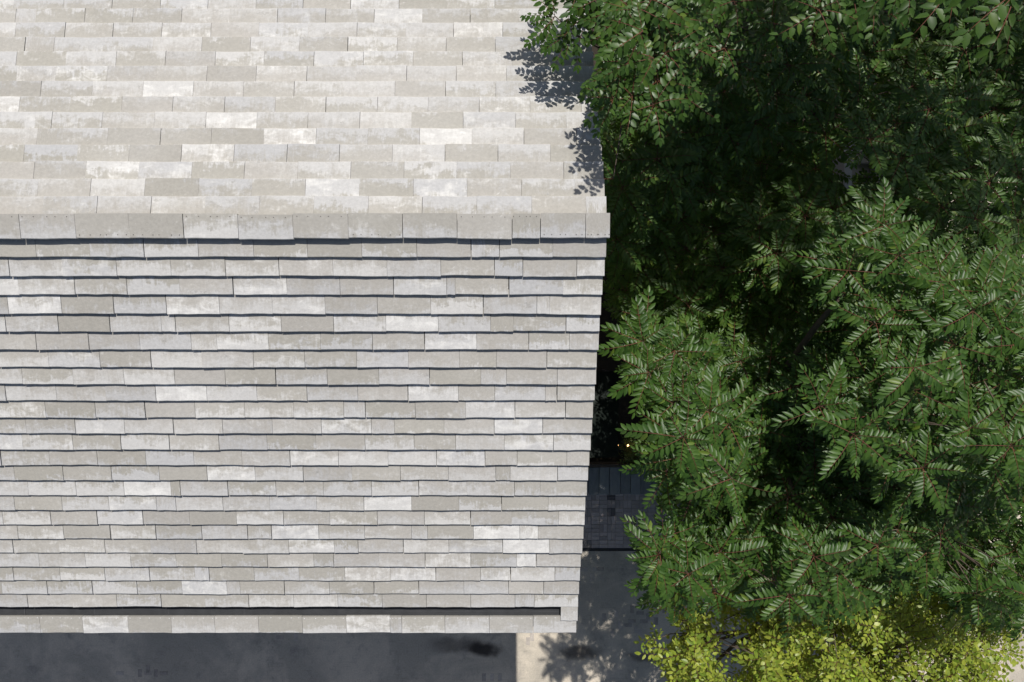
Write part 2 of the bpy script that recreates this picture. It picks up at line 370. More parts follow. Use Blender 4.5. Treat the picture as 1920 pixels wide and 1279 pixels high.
# R keys above count from the ridge: 1 next to the cap, 14 at the picture's top edge
RIDGE = [40,143,244,346,448,551,654,756,858,961,1014,1098]
EAVE = [77,157,242,323,404,486,568,650,732,754,835,918,1000]
FT = {(3,18):.8,(3,490):1,(4,60):.9,(4,362):1,(5,775):1,(6,850):1,(6,455):.5,(9,340):1,(11,650):1,(11,973):1,(12,990):1,(13,590):.7,(13,865):1,(14,434):.8,
 (15,277):1,(16,250):.8,(16,728):.9,(17,226):.5,(18,553):1,(18,930):.9,(18,990):.9,(19,585):.7,(19,900):.7,(19,985):.9,(20,988):1,(20,840):.6,(21,775):.9,(21,690):.5,(22,383):1,
 (21,230):.4,(12,55):.5,(3,90):.6,(2,160):.5,
 (5,158):-1,(17,312):-1,(17,400):-1,(1,1090):-.9,(19,330):-.7,(20,607):-1,(18,845):-.8,(10,312):-.7,(1,120):-.5,(3,490+100):-.4,(1,833):-.6,(2,878):-.3,(14,160):-.6,(16,900):-.6,(13,409):-.5,(18,330):-.6,(5,577):-.6,(12,456):-.6,(11,95):-.4,(19,1080):-.7}
RT = {(12,350):.9,(12,532):.8,(9,70):.8,(9,154):.9,(8,316):1,(7,18):.9,(7,945):.9,(6,435):1,(5,545):1,(5,836):1,(4,390):1,(3,211):.8,(3,310):.8,(2,625):1,(2,826):1,(11,150):.0,(14,700):.8,(14,345):.7,
 (13,747):.7,(12,715):.9,(12,896):.6,(6,920):.7,(10,635):.8,(10,730):.8,(3,800):.2,
 (11,790):-1,(10,357):-.8,(6,820):-1,(4,292):-1,(5,250):-.6,(2,120):-.6,(2,322):-.7,(7,470):-.5,(8,790):-.5,(9,810):-.5,(13,656):-.9,(1,232):-.7,(7,850):-.7,(5,350):-.6,(5,445):-.6,(11,440):-.5,(9,620):-.5,(3,510):-.5}
def tone_for(tab, row, px, rng):
    for (r, x), t in tab.items():
        if r == row and abs(x - px) < 42: return t
    return max(-1, min(1, rng.gauss(-0.12, 0.28)))

def tile_mesh(seed, run, th=TH, name='tile'):
    """A slab 1 m long in x (scaled per tile), head at y=0, butt at y=-run; top at the butt is z=0. Slightly uneven edges."""
    r = random.Random(seed); n = 5; v = []; uv = []; bev = 0.005
    hw = [r.uniform(-.0035, .0035) for _ in range(n + 1)]; hz = [r.uniform(-.0035, .0025) for _ in range(n + 1)]
    for i in range(n + 1):
        x = i / n - 0.5
        yb = -run + hw[i]; zb = hz[i]
        ring = [(x, 0, SL * run - th), (x, 0, SL * run), (x, -run * .5, SL * run * .5 + hz[i] * .5), (x, yb + bev, zb + SL * bev), (x, yb, zb - bev), (x, yb + 0.002, zb - th)]
        v += ring
        uv += [(x * .6, -.3), (x * .6, -.25), (x * .6, .33), (x * .6, .98), (x * .6, 1.0), (x * .6, 1.05)]
    f = []
    for i in range(n):
        a, c = i * 6, (i + 1) * 6
        f += [(a + j, c + j, c + (j + 1) % 6, a + (j + 1) % 6) for j in range(6)]
    f += [(0, 1, 2, 3, 4, 5), tuple(n * 6 + j for j in (5, 4, 3, 2, 1, 0))]
    f = [tuple(reversed(q)) for q in f]
    return mesh(name, v, f, [M_TILE], uv=uv)

def edge_x(i): return 1.048 - 0.0068 * i
stuffv, stufff, stuffuv = [], [], []
def add_stuff(me, M):
    b = len(stuffv)
    uvl = me.uv_layers['uv'].data; pvuv = {}
    for lp in me.loops: pvuv[lp.vertex_index] = tuple(uvl[lp.index].uv)
    for i, vx in enumerate(me.vertices): stuffv.append(tuple(M @ vx.co)); stuffuv.append(pvuv[i])
    for p in me.polygons: stufff.append(tuple(k + b for k in p.vertices))

def lay_course(slope_part, row, y_head_w, y_butt_w, zt, joints, side, tones, rng, variants, run, name='tile', left=-7.9):
    """joints: world X list incl. both ends. side=+1 front (butt towards -Y), -1 rear."""
    skew = rng.uniform(-.004, .004)
    for a, c in zip(joints[:-1], joints[1:]):
        gap = rng.choice((0.003, 0.0035, 0.004, 0.005, 0.007, 0.010)); gap *= 1 if side > 0 else .6; wdt = c - a - gap
        xc = (a + c - gap) / 2; me = rng.choice(variants)
        d = ZC - zt; px = 960 + xc * FPX / d
        lift = rng.uniform(0.0, 0.007)
        rot = Matrix.Rotation(rng.gauss(0, 0.0042) if wdt > .3 else 0.0, 4, 'Z') @ Matrix.Rotation(rng.gauss(0, 0.0045), 4, 'Y')
        yb = y_butt_w + side * rng.gauss(0, 0.0024)
        M = Matrix.Translation((xc, yb + side * run if side > 0 else yb - run, zt + lift))
        if side < 0: M = M @ Matrix.Rotation(math.pi, 4, 'Z')
        M = M @ rot @ Matrix.Diagonal((wdt, 1, 1, 1))
        if c <= left or row > 30 or (side < 0 and row > 14):
            add_stuff(me, M); continue
        o = link(name, me, slope_part); o.matrix_local = M
        o['tone'] = float(tone_for(tones, row, px, rng)) * (1 if side > 0 else .72)

def joints_world(pxs, d, right, rng, L=0.6, left=-16.5):
    js = [(p - 960) * d / FPX for p in pxs if (p - 960) * d / FPX < right - 0.05] + [right]
    x = js[0]
    while x > left:
        x -= L * rng.uniform(.985, 1.015); js.insert(0, x)
    return js

rng = random.Random(21)
front = link('front_slope', None, house); rear = link('rear_slope', None, house)
RUN = 0.275
VAR = [tile_mesh(100 + i, RUN) for i in range(9)]
FW = {0: (639.5 - FY[0]) * (D0) / FPX}
for i in range(1, 24):
    d = dep(i); yb = (639.5 - FY[i]) * d / FPX; FW[i] = yb
    lay_course(front, i, 0, yb, ZC - d, joints_world(F[i], d - .012, edge_x(i), rng), 1, FT, rng, VAR, RUN)
RWY = {}
for i in range(1, 24):
    d = dep(i)
    if i < len(RY): yb = (639.5 - RY[i]) * d / FPX
    else: yb = RWY[i - 1] + 0.206
    RWY[i] = yb
    if i in R: js = joints_world(R[i], d - .012, edge_x(i), rng)
    else: js = joints_world([960 + (edge_x(i) - rng.uniform(.2, .6)) * FPX / d], d, edge_x(i), rng)
    lay_course(rear, i, 0, yb, ZC - d, js, -1, RT, rng, VAR, RUN)
# ridge caps with nails
ridge = link('ridge', None, house)
rcv = []
CAPW = 0.262
for k in range(4):
    me = tile_mesh(300 + k, CAPW, 0.045, 'ridge_tile'); rcv.append(me)
nail = MB()
for j in range(8):
    a = 2 * math.pi * j / 8; nail.v.append((0.0042 * math.cos(a), 0.0042 * math.sin(a), 0.0))
def disc(mb, x, y, z, r=0.0045, h=0.003, m=1, n=6):
    v = [(x + r * math.cos(2 * math.pi * j / n), y + r * math.sin(2 * math.pi * j / n), z) for j in range(n)]
    v += [(p[0], p[1], z + h) for p in v]
    mb.add(v, [tuple(range(n, 2 * n))] + [(j, (j + 1) % n, n + (j + 1) % n, n + j) for j in range(n)], m)
dcap = 7.425
YB0 = (639.5 - 447) * dcap / FPX
js = joints_world(RIDGE, dcap, 183.5 * dcap / FPX, rng)
def nailed(base, wdt, run, pts, mat, r):
    """copy of a slab mesh at true width with nail heads added as a second material"""
    uvl = base.uv_layers['uv'].data; pu = {}
    for lp in base.loops: pu[lp.vertex_index] = tuple(uvl[lp.index].uv)
    mb = MB(); mb.add([(v.co.x * wdt, v.co.y, v.co.z) for v in base.vertices], [tuple(p.vertices) for p in base.polygons], 0)
    uv = [pu[i] for i in range(len(base.vertices))]
    for (x, y) in pts:
        n0 = len(mb.v); disc(mb, x, y, SL * (run + y) * (1 if True else 0) + 0 - 0.001 if False else SL * (y + run) + 0.000, r); uv += [(0, 0)] * (len(mb.v) - n0)
    return mesh(base.name, mb.v, mb.f, [M_TILE, mat], mb.m, uv=uv)
for q, (a, c) in enumerate(zip(js[:-1], js[1:])):
    gap = rng.choice((.003, .004, .007)); wdt = c - a - gap; xc = (a + c - gap) / 2
    base = rng.choice(rcv); pts = []
    mode = rng.random()
    if mode < .45: pts += [(-wdt / 2 + wdt * t + rng.uniform(-.01, .01), -CAPW + 0.035) for t in (.08, .25, .45, .56, .78, .94)]
    elif mode < .85: pts += [(-wdt / 2 + wdt * t + rng.uniform(-.01, .01), -.03) for t in (.06, .27, .5, .64, .88)]
    me = nailed(base, wdt, CAPW, pts, M_NAIL, 0.0055)
    M = Matrix.Translation((xc, YB0 + rng.gauss(0, .004) + CAPW, ZC - dcap + rng.uniform(0, .005))) @ Matrix.Rotation(rng.gauss(0, .006), 4, 'Z') @ Matrix.Rotation(rng.gauss(0, .004), 4, 'Y')
    if c < -6.4:
        add_stuff(me, M); continue
    o = link('ridge_tile', me, ridge); o.matrix_local = M; o['tone'] = rng.gauss(-0.1, .25)
# eave course, gutter and its grating
eave = link('eave', None, house)
DE = dep(23) + 0.085; EW = 0.238
YE = (639.5 - 1187) * DE / FPX
ecv = [tile_mesh(400 + k, EW, 0.045, 'eave_tile') for k in range(4)]
js = joints_world(EAVE, DE, (1081 - 960) * DE / FPX, rng)
for a, c in zip(js[:-1], js[1:]):
    gap = rng.choice((.003, .004, .006)); wdt = c - a - gap; xc = (a + c - gap) / 2
    pts = [(-wdt / 2 + wdt * t + rng.uniform(-.012, .012), -.022 + rng.uniform(-.004, .004)) for t in (.05, .3, .5, .74, .95)]
    me = nailed(rng.choice(ecv), wdt, EW, pts, M_RIVET, 0.0065)
    M = Matrix.Translation((xc, YE + rng.gauss(0, .002) + EW, ZC - DE + rng.uniform(0, .003))) @ Matrix.Rotation(rng.gauss(0, .003), 4, 'Z')
    if c < -7.9: add_stuff(me, M); continue
    o = link('eave_tile', me, eave); o.matrix_local = M
    px = 960 + xc * FPX / DE; o['tone'] = float(tone_for({(1, 200): .8, (1, 691): .8, (1, 282): -.7, (1, 877): .2}, 1, px, rng))
# closing tile at the gutter's end
me = tile_mesh(500, 0.205, 0.04, 'end_tile'); xa, xb = (1051.5 - 960) * 9.24 / FPX, (1083 - 960) * 9.24 / FPX
o = link('end_tile', me, eave); o.matrix_local = Matrix.Translation(((xa + xb) / 2, (639.5 - 1164.5) * 9.24 / FPX + 0.205, ZC - 9.24)) @ Matrix.Diagonal((xb - xa, 1, 1, 1)); o['tone'] = 0.1
gx1 = xa + 0.05; YG = YE + EW
zg = ZC - DE - 0.055
b = MB(); XL = -16.5
b.box(XL, gx1, YG - .02, YG + .20, zg - .11, zg - .10); b.box(XL, gx1, YG + .20, YG + .21, zg - .11, zg + .02); b.box(XL, gx1, YG - .03, YG - .02, zg - .11, zg + .02)
gut = b.build('gutter', M_GUT, house)
b = MB(); x = XL
while x < gx1:
    b.box(x, x + 0.011, YG - .018, YG + .195, zg - .012, zg + .001); x += 0.015
for y_ in (YG + .03, YG + .12): b.box(XL, gx1, y_, y_ + .006, zg - .02, zg - .0125)
tag(b.build('gutter_grating', M_GUT, gut), kind='stuff')
for px in (41, 174, 314, 455, 870):
    X = (px - 960) * (DE) / FPX; c_ = MB(); c_.box(X - .006, X + .006, YG - .015, YG + .19, zg + .0015, zg + .006)
    c_.build('gutter_strap', M_GUT, gut)
if stuffv:
    tag(link('outer_tiles', mesh('outer_tiles', stuffv, stufff, [M_TILE], uv=stuffuv), rear), kind='stuff')
# roof deck under the tiles, walls below
zr = ZC - D0 - 0.105; yr = (FW[0] + (639.5 - RY[0]) * D0 / FPX) / 2
def deck(yb, ze, nm):
    b = MB(); s_ = 1 if yb > yr else -1
    xa_, xb_, = XL, 0.86; xe = 0.74
    v = [(xa_, yr, zr), (xb_ + .12, yr, zr), (xe, yb, ze), (xa_, yb, ze)]
    v += [(p[0], p[1], p[2] - .10) for p in v]
    f = [(0, 1, 2, 3), (7, 6, 5, 4), (0, 4, 5, 1), (1, 5, 6, 2), (2, 6, 7, 3), (3, 7, 4, 0)]
    if s_ < 0: f = [tuple(reversed(q)) for q in f]
    f = [tuple(reversed(q)) for q in f]
    b.add(v, f); return b.build(nm, M_DECK, house)
kf = (FW[23] - yr); ze = ZC - dep(23) - 0.12
deck(FW[23] + 0.02, ze, 'roof_deck'); deck(RWY[23] - .02, ze, 'roof_deck')
b = MB(); b.box(XL, 0.74, YE + .02, YG + .22, zg - .20, zg - .112); b.build('eave_board', M_TIMBER, house)
ys, yn = -3.35, 5.85; zw = ze - 0.05; zpk = zr - 0.16; xg = 0.55
b = MB()
b.add([(xg, ys, 0), (xg, yn, 0), (xg, yn, zw), (xg, yr, zpk), (xg, ys, zw), (xg - .25, ys, 0), (xg - .25, yn, 0), (xg - .25, yn, zw), (xg - .25, yr, zpk), (xg - .25, ys, zw)],
      [(0, 1, 2, 3, 4), (9, 8, 7, 6, 5), (0, 4, 9, 5), (1, 6, 7, 2), (2, 7, 8, 3), (3, 8, 9, 4), (0, 5, 6, 1)])
b.build('gable_wall', M_WALL, house)
b = MB(); b.box(XL, xg - .253, ys, ys + .25, 0, zw); b.build('front_wall', M_WALL, house)
b = MB(); b.box(XL, xg - .253, yn - .25, yn, 0, zw); b.build('rear_wall', M_WALL, house)
b = MB(); b.box(XL, XL + .25, ys + .253, yn - .253, 0, zw); b.build('party_wall', M_WALL, house)
for (wy, wz) in ((-1.6, 1.2), (1.3, 1.2), (-1.6, 4.6), (1.3, 4.6), (4.0, 4.6)):
    b = MB(); b.box(xg - .02, xg + .03, wy - .55, wy + .55, wz - .02, wz + 1.5); wn = b.build('window', M_TIMBER, house)
    b = MB(); b.box(xg + .031, xg + .036, wy - .48, wy - .02, wz + .05, wz + 1.43); b.box(xg + .031, xg + .036, wy + .02, wy + .48, wz + .05, wz + 1.43); b.build('pane', M_GLASS, wn)
for wx in (-2.2, -5.0, -7.8):
    for wz in (1.0, 4.6):
        b = MB(); b.box(wx - .6, wx + .6, ys - .03, ys + .02, wz, wz + 1.5); wn = b.build('window', M_TIMBER, house)
        b = MB(); b.box(wx - .53, wx - .02, ys - .036, ys - .031, wz + .06, wz + 1.44); b.box(wx + .02, wx + .53, ys - .036, ys - .031, wz + .06, wz + 1.44); b.build('pane', M_GLASS, wn)

# ------------------------------------------------------------------ leaves
def frond(seed, L=0.55, pairs=7, ll=0.13, lw=0.042, tipang=38, droop=0.16, fold=0.50):
    """a pinnate leaf growing along +X from the origin; returns verts, faces, material index"""
    r = random.Random(seed); V = []; Fc = []; Mi = []
    bend = r.uniform(-.14, .14); dn = r.uniform(.08, .26); ln_up = r.uniform(-.22, .08); tl = r.uniform(-.02, .16)
    def P(t): return Vector((L * t, L * bend * t * t, L * (0.10 * t - droop * t * t * 1.6)))
    pts = [P(t) for t in (0, .25, .5, .75, 1)]
    mb = MB(); mb.tube(pts, [.0048, .0042, .0036, .003, .002], 3); V += mb.v; Fc += mb.f; Mi += [1] * len(mb.f)
    def leaflet(p, d, up, ln, wd):
        side = d.cross(up).normalized(); up = side.cross(d).normalized(); b = len(V)
        sag = r.uniform(.08, .24); f_ = fold * r.uniform(.7, 1.3); tw = r.uniform(-.2, .2)
        def Q(t, s): 
            q = p + d * (ln * t) - up * (ln * sag * t * t) + side * (wd * s * .5 * (1 - .06 * abs(tw))) + up * (wd * .5 * f_ * abs(s)) + up * (wd * s * .5 * tw)
            return tuple(q)
        V.extend([Q(.02, 0), Q(.30, 0), Q(.68, 0), Q(1, 0), Q(.24, 1), Q(.66, .92), Q(.24, -1), Q(.66, -.92)])
        Fc.extend([(b, b + 4, b + 1), (b + 1, b + 4, b + 5, b + 2), (b + 2, b + 5, b + 3), (b, b + 1, b + 6), (b + 1, b + 2, b + 7, b + 6), (b + 2, b + 3, b + 7)]); Mi.extend([0] * 6)
    t0 = .16
    for i in range(pairs):
        t = t0 + (0.94 - t0) * i / (pairs - 1) if pairs > 1 else .5
        T = (P(min(1, t + .02)) - P(t - .02)).normalized()
        ang = math.radians(72 + (tipang - 72) * (i / (pairs - 1)) ** 1.5)
        sz = (0.72 + 0.38 * math.sin(math.pi * (0.15 + 0.68 * i / (pairs - 1))))
        for s_ in (-1, 1):
            if r.random() < .03: continue
            a = s_ * (ang + r.uniform(-.13, .13)); lat = Vector((-T.y, T.x, 0)).normalized()
            d = (T * math.cos(a) + lat * math.sin(a) + Vector((0, 0, -dn - r.uniform(-.10, .14)))).normalized()
            up = (Vector((0, 0, 1)) + lat * s_ * (tl + r.uniform(-.13, .13)) + T * (ln_up + r.uniform(-.14, .14))).normalized()
            leaflet(P(t + s_ * .006), d, up, ll * sz * r.uniform(.9, 1.1), lw * sz * r.uniform(.9, 1.1))
    T = (P(1) - P(.95)).normalized(); leaflet(P(1), T, Vector((0, 0, 1)), ll * .8, lw * .8)
    return V, Fc, Mi
def sprig(seed, L=0.36, n=9, ll=0.118, lw=0.060):
    """a twig of simple alternate leaves"""
    r = random.Random(seed); V = []; Fc = []; Mi = []
    b1, b2 = r.uniform(-.2, .2), r.uniform(-.1, .25)
    def P(t): return Vector((L * t, L * b1 * t * t, L * (b2 * t - .25 * t * t)))
    mb = MB(); mb.tube([P(0), P(.5), P(1)], [.0035, .0028, .0015], 3); V += mb.v; Fc += mb.f; Mi += [1] * len(mb.f)
    for i in range(n + 1):
        t = .08 + .92 * i / n; T = (P(min(1, t + .03)) - P(t - .03)).normalized()
        a = (1 if i % 2 else -1) * math.radians(r.uniform(40, 80)) if i < n else 0
        lat = Vector((-T.y, T.x, 0)).normalized(); d = (T * math.cos(a) + lat * math.sin(a) + Vector((0, 0, r.uniform(-.5, .35)))).normalized()
        up = (Vector((0, 0, 1)) + lat * r.uniform(-.6, .6) + T * r.uniform(-.6, .5)).normalized()
        side = d.cross(up).normalized(); up = side.cross(d).normalized(); ln = ll * r.uniform(.65, 1.15); wd = lw * r.uniform(.75, 1.15); p = P(t); b = len(V); sag = r.uniform(0, .25); f_ = r.uniform(.05, .4)
        def Q(u, s): return tuple(p + d * (ln * (u + .1)) - up * (ln * sag * u * u) + side * (wd * s * .5) + up * (wd * .5 * f_ * abs(s)))
        V.extend([Q(0, 0), Q(.32, 0), Q(.7, 0), Q(1, 0), Q(.28, .92), Q(.66, .85), Q(.28, -.92), Q(.66, -.85)])
        Fc.extend([(b, b + 4, b + 1), (b + 1, b + 4, b + 5, b + 2), (b + 2, b + 5, b + 3), (b, b + 1, b + 6), (b + 1, b + 2, b + 7, b + 6), (b + 2, b + 3, b + 7)]); Mi.extend([0] * 6)
    return V, Fc, Mi
class Kind:
    def __init__(s, shapes, mats, name):
        s.raw = [(np.array(v, np.float32), f, np.array(m, np.int32)) for v, f, m in shapes]
        s.me = [mesh(name, v, f, mats, m, True) for v, f, m in shapes]
        s.mats = mats; s.name = name
        s.flat = []
        for v, f, m in s.raw:
            s.flat.append((np.array([i for q in f for i in q], np.int32), np.array([len(q) for q in f], np.int32)))
def build_crown(kind, items, tree, nparts=290, name='crown'):
    """items: list of (variant, Matrix). The largest in view become leaf objects of their own, the rest one foliage mesh."""
    def score(M):
        p = M.translation + M.to_3x3() @ Vector((.25, 0, 0)); d = ZC - p.z
        px = 960 + p.x * FPX / d; py = 639.5 - p.y * FPX / d
        return -1 / d if (990 < px < 1915 and 5 < py < 1275) else 99 + d
    order = sorted(range(len(items)), key=lambda i: score(items[i][1]))
    parts = [i for i in order[:nparts] if score(items[i][1]) < 0]; ps = set(parts)
    VV, LI, LT, MI = [], [], [], []; off = 0
    for i, (k, M) in enumerate(items):
        if i in ps: continue
        v, f, m = kind.raw[k]; A = np.array(M, np.float32); VV.append(v @ A[:3, :3].T + A[:3, 3])
        li, lt = kind.flat[k]; LI.append(li + off); LT.append(lt); MI.append(m); off += len(v)
    VV = np.concatenate(VV); LI = np.concatenate(LI); LT = np.concatenate(LT); MI = np.concatenate(MI)
    me = bpy.data.meshes.new(name); me.vertices.add(len(VV)); me.vertices.foreach_set('co', VV.ravel())
    me.loops.add(len(LI)); me.loops.foreach_set('vertex_index', LI)
    me.polygons.add(len(LT)); me.polygons.foreach_set('loop_start', np.concatenate([[0], np.cumsum(LT)[:-1]]).astype(np.int32)); me.polygons.foreach_set('loop_total', LT)
    for m in kind.mats: me.materials.append(m)
    me.polygons.foreach_set('material_index', MI); me.polygons.foreach_set('use_smooth', np.ones(len(LT), bool)); me.update(calc_edges=True)
    cr = link(name, me, tree); inv = Matrix.Translation(-tree.location); cr.matrix_local = inv; tag(cr, kind='stuff')
    for i in parts:
        k, M = items[i]; o = link(kind.name, kind.me[k], cr); o.matrix_local = M
    return cr
def inside(poly, x, y):
    c = False; j = len(poly) - 1
    for i in range(len(poly)):
        xi, yi = poly[i]; xj, yj = poly[j]
        if (yi > y) != (yj > y) and x < (xj - xi) * (y - yi) / (yj - yi) + xi: c = not c
        j = i
    return c
def rosette(items, c, r, nvar, n=8, pitch=0.25, sc=(.85, 1.12), az0=None, spread=2 * math.pi):
    a0 = r.uniform(0, 6.28) if az0 is None else az0 - spread / 2
    for i in range(n):
        az = a0 + spread * (i + r.uniform(-.25, .25)) / n
        el = pitch * (1 if i % 3 else 2.0) + r.uniform(-.22, .18)
        s_ = r.uniform(*sc) * (0.72 if i % 3 == 0 else 1)
        M = Matrix.Translation(c + Vector((0, 0, r.uniform(-.05, .03)))) @ Matrix.Rotation(az, 4, 'Z') @ Matrix.Rotation(-el, 4, 'Y') @ Matrix.Rotation(r.uniform(-.3, .3), 4, 'X') @ Matrix.Scale(s_, 4)
        items.append((r.randrange(nvar), M))
def wood(tree, base, fork, tips, r, r0=.16, nl=7, sag=.25):
    """tapered trunk, limbs to groups of tips, twigs to each tip"""
    L = tree.location
    m = MB(); p0 = Vector(base) - L; p1 = Vector(fork) - L
    m.tube([p0, p0.lerp(p1, .35) + Vector((r.uniform(-.12, .12), r.uniform(-.12, .12), 0)), p0.lerp(p1, .7) + Vector((r.uniform(-.1, .1), r.uniform(-.1, .1), 0)), p1], [r0, r0 * .82, r0 * .68, r0 * .55], 10)
    tr = m.build('trunk', M_BARK, tree, True)
    cs = [Vector(t) for t in r.sample(tips, min(nl, len(tips)))]
    for _ in range(4):
        gs = [[] for _ in cs]
        for t in tips: gs[min(range(len(cs)), key=lambda i: (cs[i] - t).length)].append(t)
        cs = [sum(g, Vector()) / len(g) if g else c for g, c in zip(gs, cs)]
    for c, g in zip(cs, gs):
        if not g: continue
        c = c - Vector((0, 0, .55)) - L; m = MB(); h = p1.lerp(c, .5) + Vector((r.uniform(-.2, .2), r.uniform(-.2, .2), -sag))
        m.tube([p1 - Vector((0, 0, .1)), p1.lerp(h, .6), h.lerp(c, .45), c], [r0 * .45, r0 * .34, r0 * .25, r0 * .13], 7)
        tw = MB()
        for t in g:
            t = t - L; k = c.lerp(t, .55) + Vector((r.uniform(-.08, .08), r.uniform(-.08, .08), -.10)); tw.tube([c, k, t], [r0 * .09 + .004, .010, .006], 4)
        lb = m.build('limb', M_BARK, tr, True); t_ = tw.build('twigs', M_BARK, tr, True); tag(t_, kind='stuff')

def scatter(polys, spacing, r, tries=6000, dfun=None, xr=(1100, 2060), yr_=(-200, 1400), avoid=()):
    out = []
    for _ in range(tries):
        x = r.uniform(*xr); y = r.uniform(*yr_)
        if not any(inside(p, x, y) for p in polys): continue
        d = dfun(x, y)
        p = at(x, y, d)
        if any((x - hx) ** 2 + (y - hy) ** 2 < hr * hr for hx, hy, hr in avoid): continue
        if all((p - q).length > spacing for q in out): out.append(p)
    return out
def wave(x, y, s=0.011, ph=0.0): return math.sin(x * s + ph) * math.cos(y * s * 1.3 + ph * 1.7) + .5 * math.sin((x + y) * s * 1.9 + 2.1 + ph)

KA = Kind([frond(i, L=random.Random(i).uniform(.42, .64), pairs=random.Random(i + 50).choice((7, 8, 9, 10)), ll=.130, lw=.046) for i in range(22)], [M_LEAFA, M_TWIG], 'leaf')
KB = Kind([frond(200 + i, L=random.Random(i).uniform(.34, .46), pairs=random.Random(i + 50).choice((5, 6, 7)), ll=.105, lw=.052, tipang=45, droop=.2, fold=.3) for i in range(12)], [M_LEAFB, M_TWIG], 'leaf')
KD = Kind([frond(400 + i, L=random.Random(i).uniform(.5, .68), pairs=random.Random(i + 50).choice((8, 9, 10)), ll=.14, lw=.049) for i in range(12)], [M_LEAFD, M_TWIG], 'leaf')
KC = Kind([sprig(600 + i) for i in range(14)], [M_LEAFC, M_TWIG], 'leaf_spray')
KH = Kind([sprig(700 + i, .3, 10, .07, .035) for i in range(8)], [M_LEAFH, M_TWIG], 'leaf_spray')

# --- main sunlit tree beside the front half of the gable
P1 = [(1205,625),(1255,640),(1310,690),(1350,760),(1385,830),(1388,880),(1360,925),(1305,915),(1275,880),(1270,810),(1240,740),(1215,690)]
P2 = [(1555,505),(1590,455),(1650,400),(1700,470),(1770,510),(1900,530),(1990,590),(1990,930),(1850,910),(1700,890),(1640,870),(1600,825),(1550,780),(1520,740),(1545,705),(1610,700),(1660,650),(1620,570)]
P3 = [(1640,985),(1690,990),(1680,1050),(1635,1055)]
P5 = [(1345,1010),(1400,985),(1500,1015),(1585,1065),(1560,1120),(1430,1115),(1350,1070)]
P4 = [(1800,1110),(1980,1080),(1980,1150),(1840,1145)]
r = random.Random(77)
itA = []
avoidA = ((1720, 640, 34), (1850, 690, 30), (1690, 780, 22), (1330, 860, 24), (1440, 1050, 24), (1780, 820, 26))
def dA(x, y): return 8.75 + .6 * wave(x, y, .021) + (1.1 if y > 940 and x < 1620 else .4 if y > 940 else 0) + (.25 if x < 1260 else 0) + r.uniform(-.12, .12)
tA = scatter([P1, P2, P3, P4, P5], .41, r, 5000, dA, avoid=avoidA)
for p in tA: rosette(itA, p, r, 22, r.choice((5, 6, 7, 8)), r.uniform(.08, .32), (.75, 1.15))
tA2 = scatter([P1, P2, P3, P4, P5], .54, r, 5000, lambda x, y: dA(x, y) + .8, avoid=avoidA)
for p in tA2: rosette(itA, p, r, 22, 8, .18)
tA3 = scatter([P1, P2, P3, P4, P5], .50, r, 5000, lambda x, y: dA(x, y) + 1.9 + r.uniform(0, .9))
for p in tA3: rosette(itA, p, r, 22, 8, .15)
for (x, y, d, az, n, sp) in ((1252, 885, 8.7, 3.6, 6, 3.6), (1237, 1040, 8.8, 3.3, 6, 4.2), (1205, 640, 8.75, 2.4, 6, 3.4), (1217, 698, 8.8, 3.3, 6, 3.0), (1262, 757, 8.8, 3.0, 5, 2.6), (1264, 815, 8.7, 2.9, 5, 2.4), (1235, 1050, 8.7, -1.45, 3, 1.3)):
    p = at(x, y, d); tA.append(p); rosette(itA, p, r, 22, n, .16, (.78, .95) if 740 < y < 900 else (.95, 1.12), az, sp)
PG = [(1380,650),(1500,640),(1560,700),(1560,830),(1640,890),(1780,930),(1780,1010),(1640,990),(1540,1000),(1420,980),(1420,860),(1380,740)]
tG = scatter([PG], .46, r, 4000, lambda x, y: 11.0 + .4 * wave(x, y, .02) + r.uniform(-.3, .5))
for p in tG: rosette(itA, p, r, 22, 7, .16)
tA2 += tG
for (x, y, d) in ((1268, 1015, 9.3), (1290, 1075, 9.1), (1245, 1085, 9.6), (1330, 1050, 10.2), (1290, 1010, 10.4), (1340, 1110, 9.8), (1243, 1008, 9.1), (1243, 1095, 9.3), (1265, 1120, 9.6), (1735, 1035, 10.2), (1765, 1000, 10.0), (1260, 1050, 10.3), (1285, 1100, 10.6), (1282, 972, 11.0), (1312, 940, 11.2), (1318, 1000, 11.3), (1280, 1032, 11.2), (1345, 965, 11.4), (1390, 990, 11.3)):
    p = at(x, y, d); tA2.append(p); rosette(itA, p, r, 22, 8, .12, (.8, 1.0))
treeA = tag(link('pinnate_tree', None), 'sunlit dark green tree with red stalked feather leaves beside the front gable', 'tree', 'trees beside the gable')
treeA.location = (4.6, -1.4, 0)
wood(treeA, (4.6, -1.4, 0), (4.5, -1.2, 5.2), tA + tA2, r, .19, 14)
build_crown(KA, itA, treeA)

# --- tree hanging over the rear corner of the roof, its high crown rising beyond
r = random.Random(91)
itB = []; tB = []
PB = [(1020,-60),(1090,-70),(1280,-80),(1270,60),(1250,150),(1240,205),(1190,195),(1175,160),(1185,120),(1200,90),(1120,40),(1060,15)]
PB2 = [(1470,-90),(1690,-90),(1640,10),(1585,45),(1530,20)]
def dB(x, y): return 7.35 + .12 * wave(x, y, .02) + max(0, (y - 120)) * .0016 + r.uniform(-.08, .08)
tb = scatter([PB, PB2], .23, r, 4000, dB, (960, 1800), (-120, 300)); tB += tb
for p in tb: rosette(itB, p, r, 12, 8, .16)
for p in scatter([PB], .34, r, 3000, lambda x, y: dB(x, y) + .5, (1110, 1800), (-120, 300)): rosette(itB, p, r, 12, 8, .14); tB.append(p)
PB3 = [(1170,-90),(1980,-90),(1980,10),(1700,30),(1450,70),(1300,190),(1220,240),(1170,190)]
PB4 = [(1270,-90),(1480,-90),(1500,20),(1440,50),(1330,140),(1260,200)]
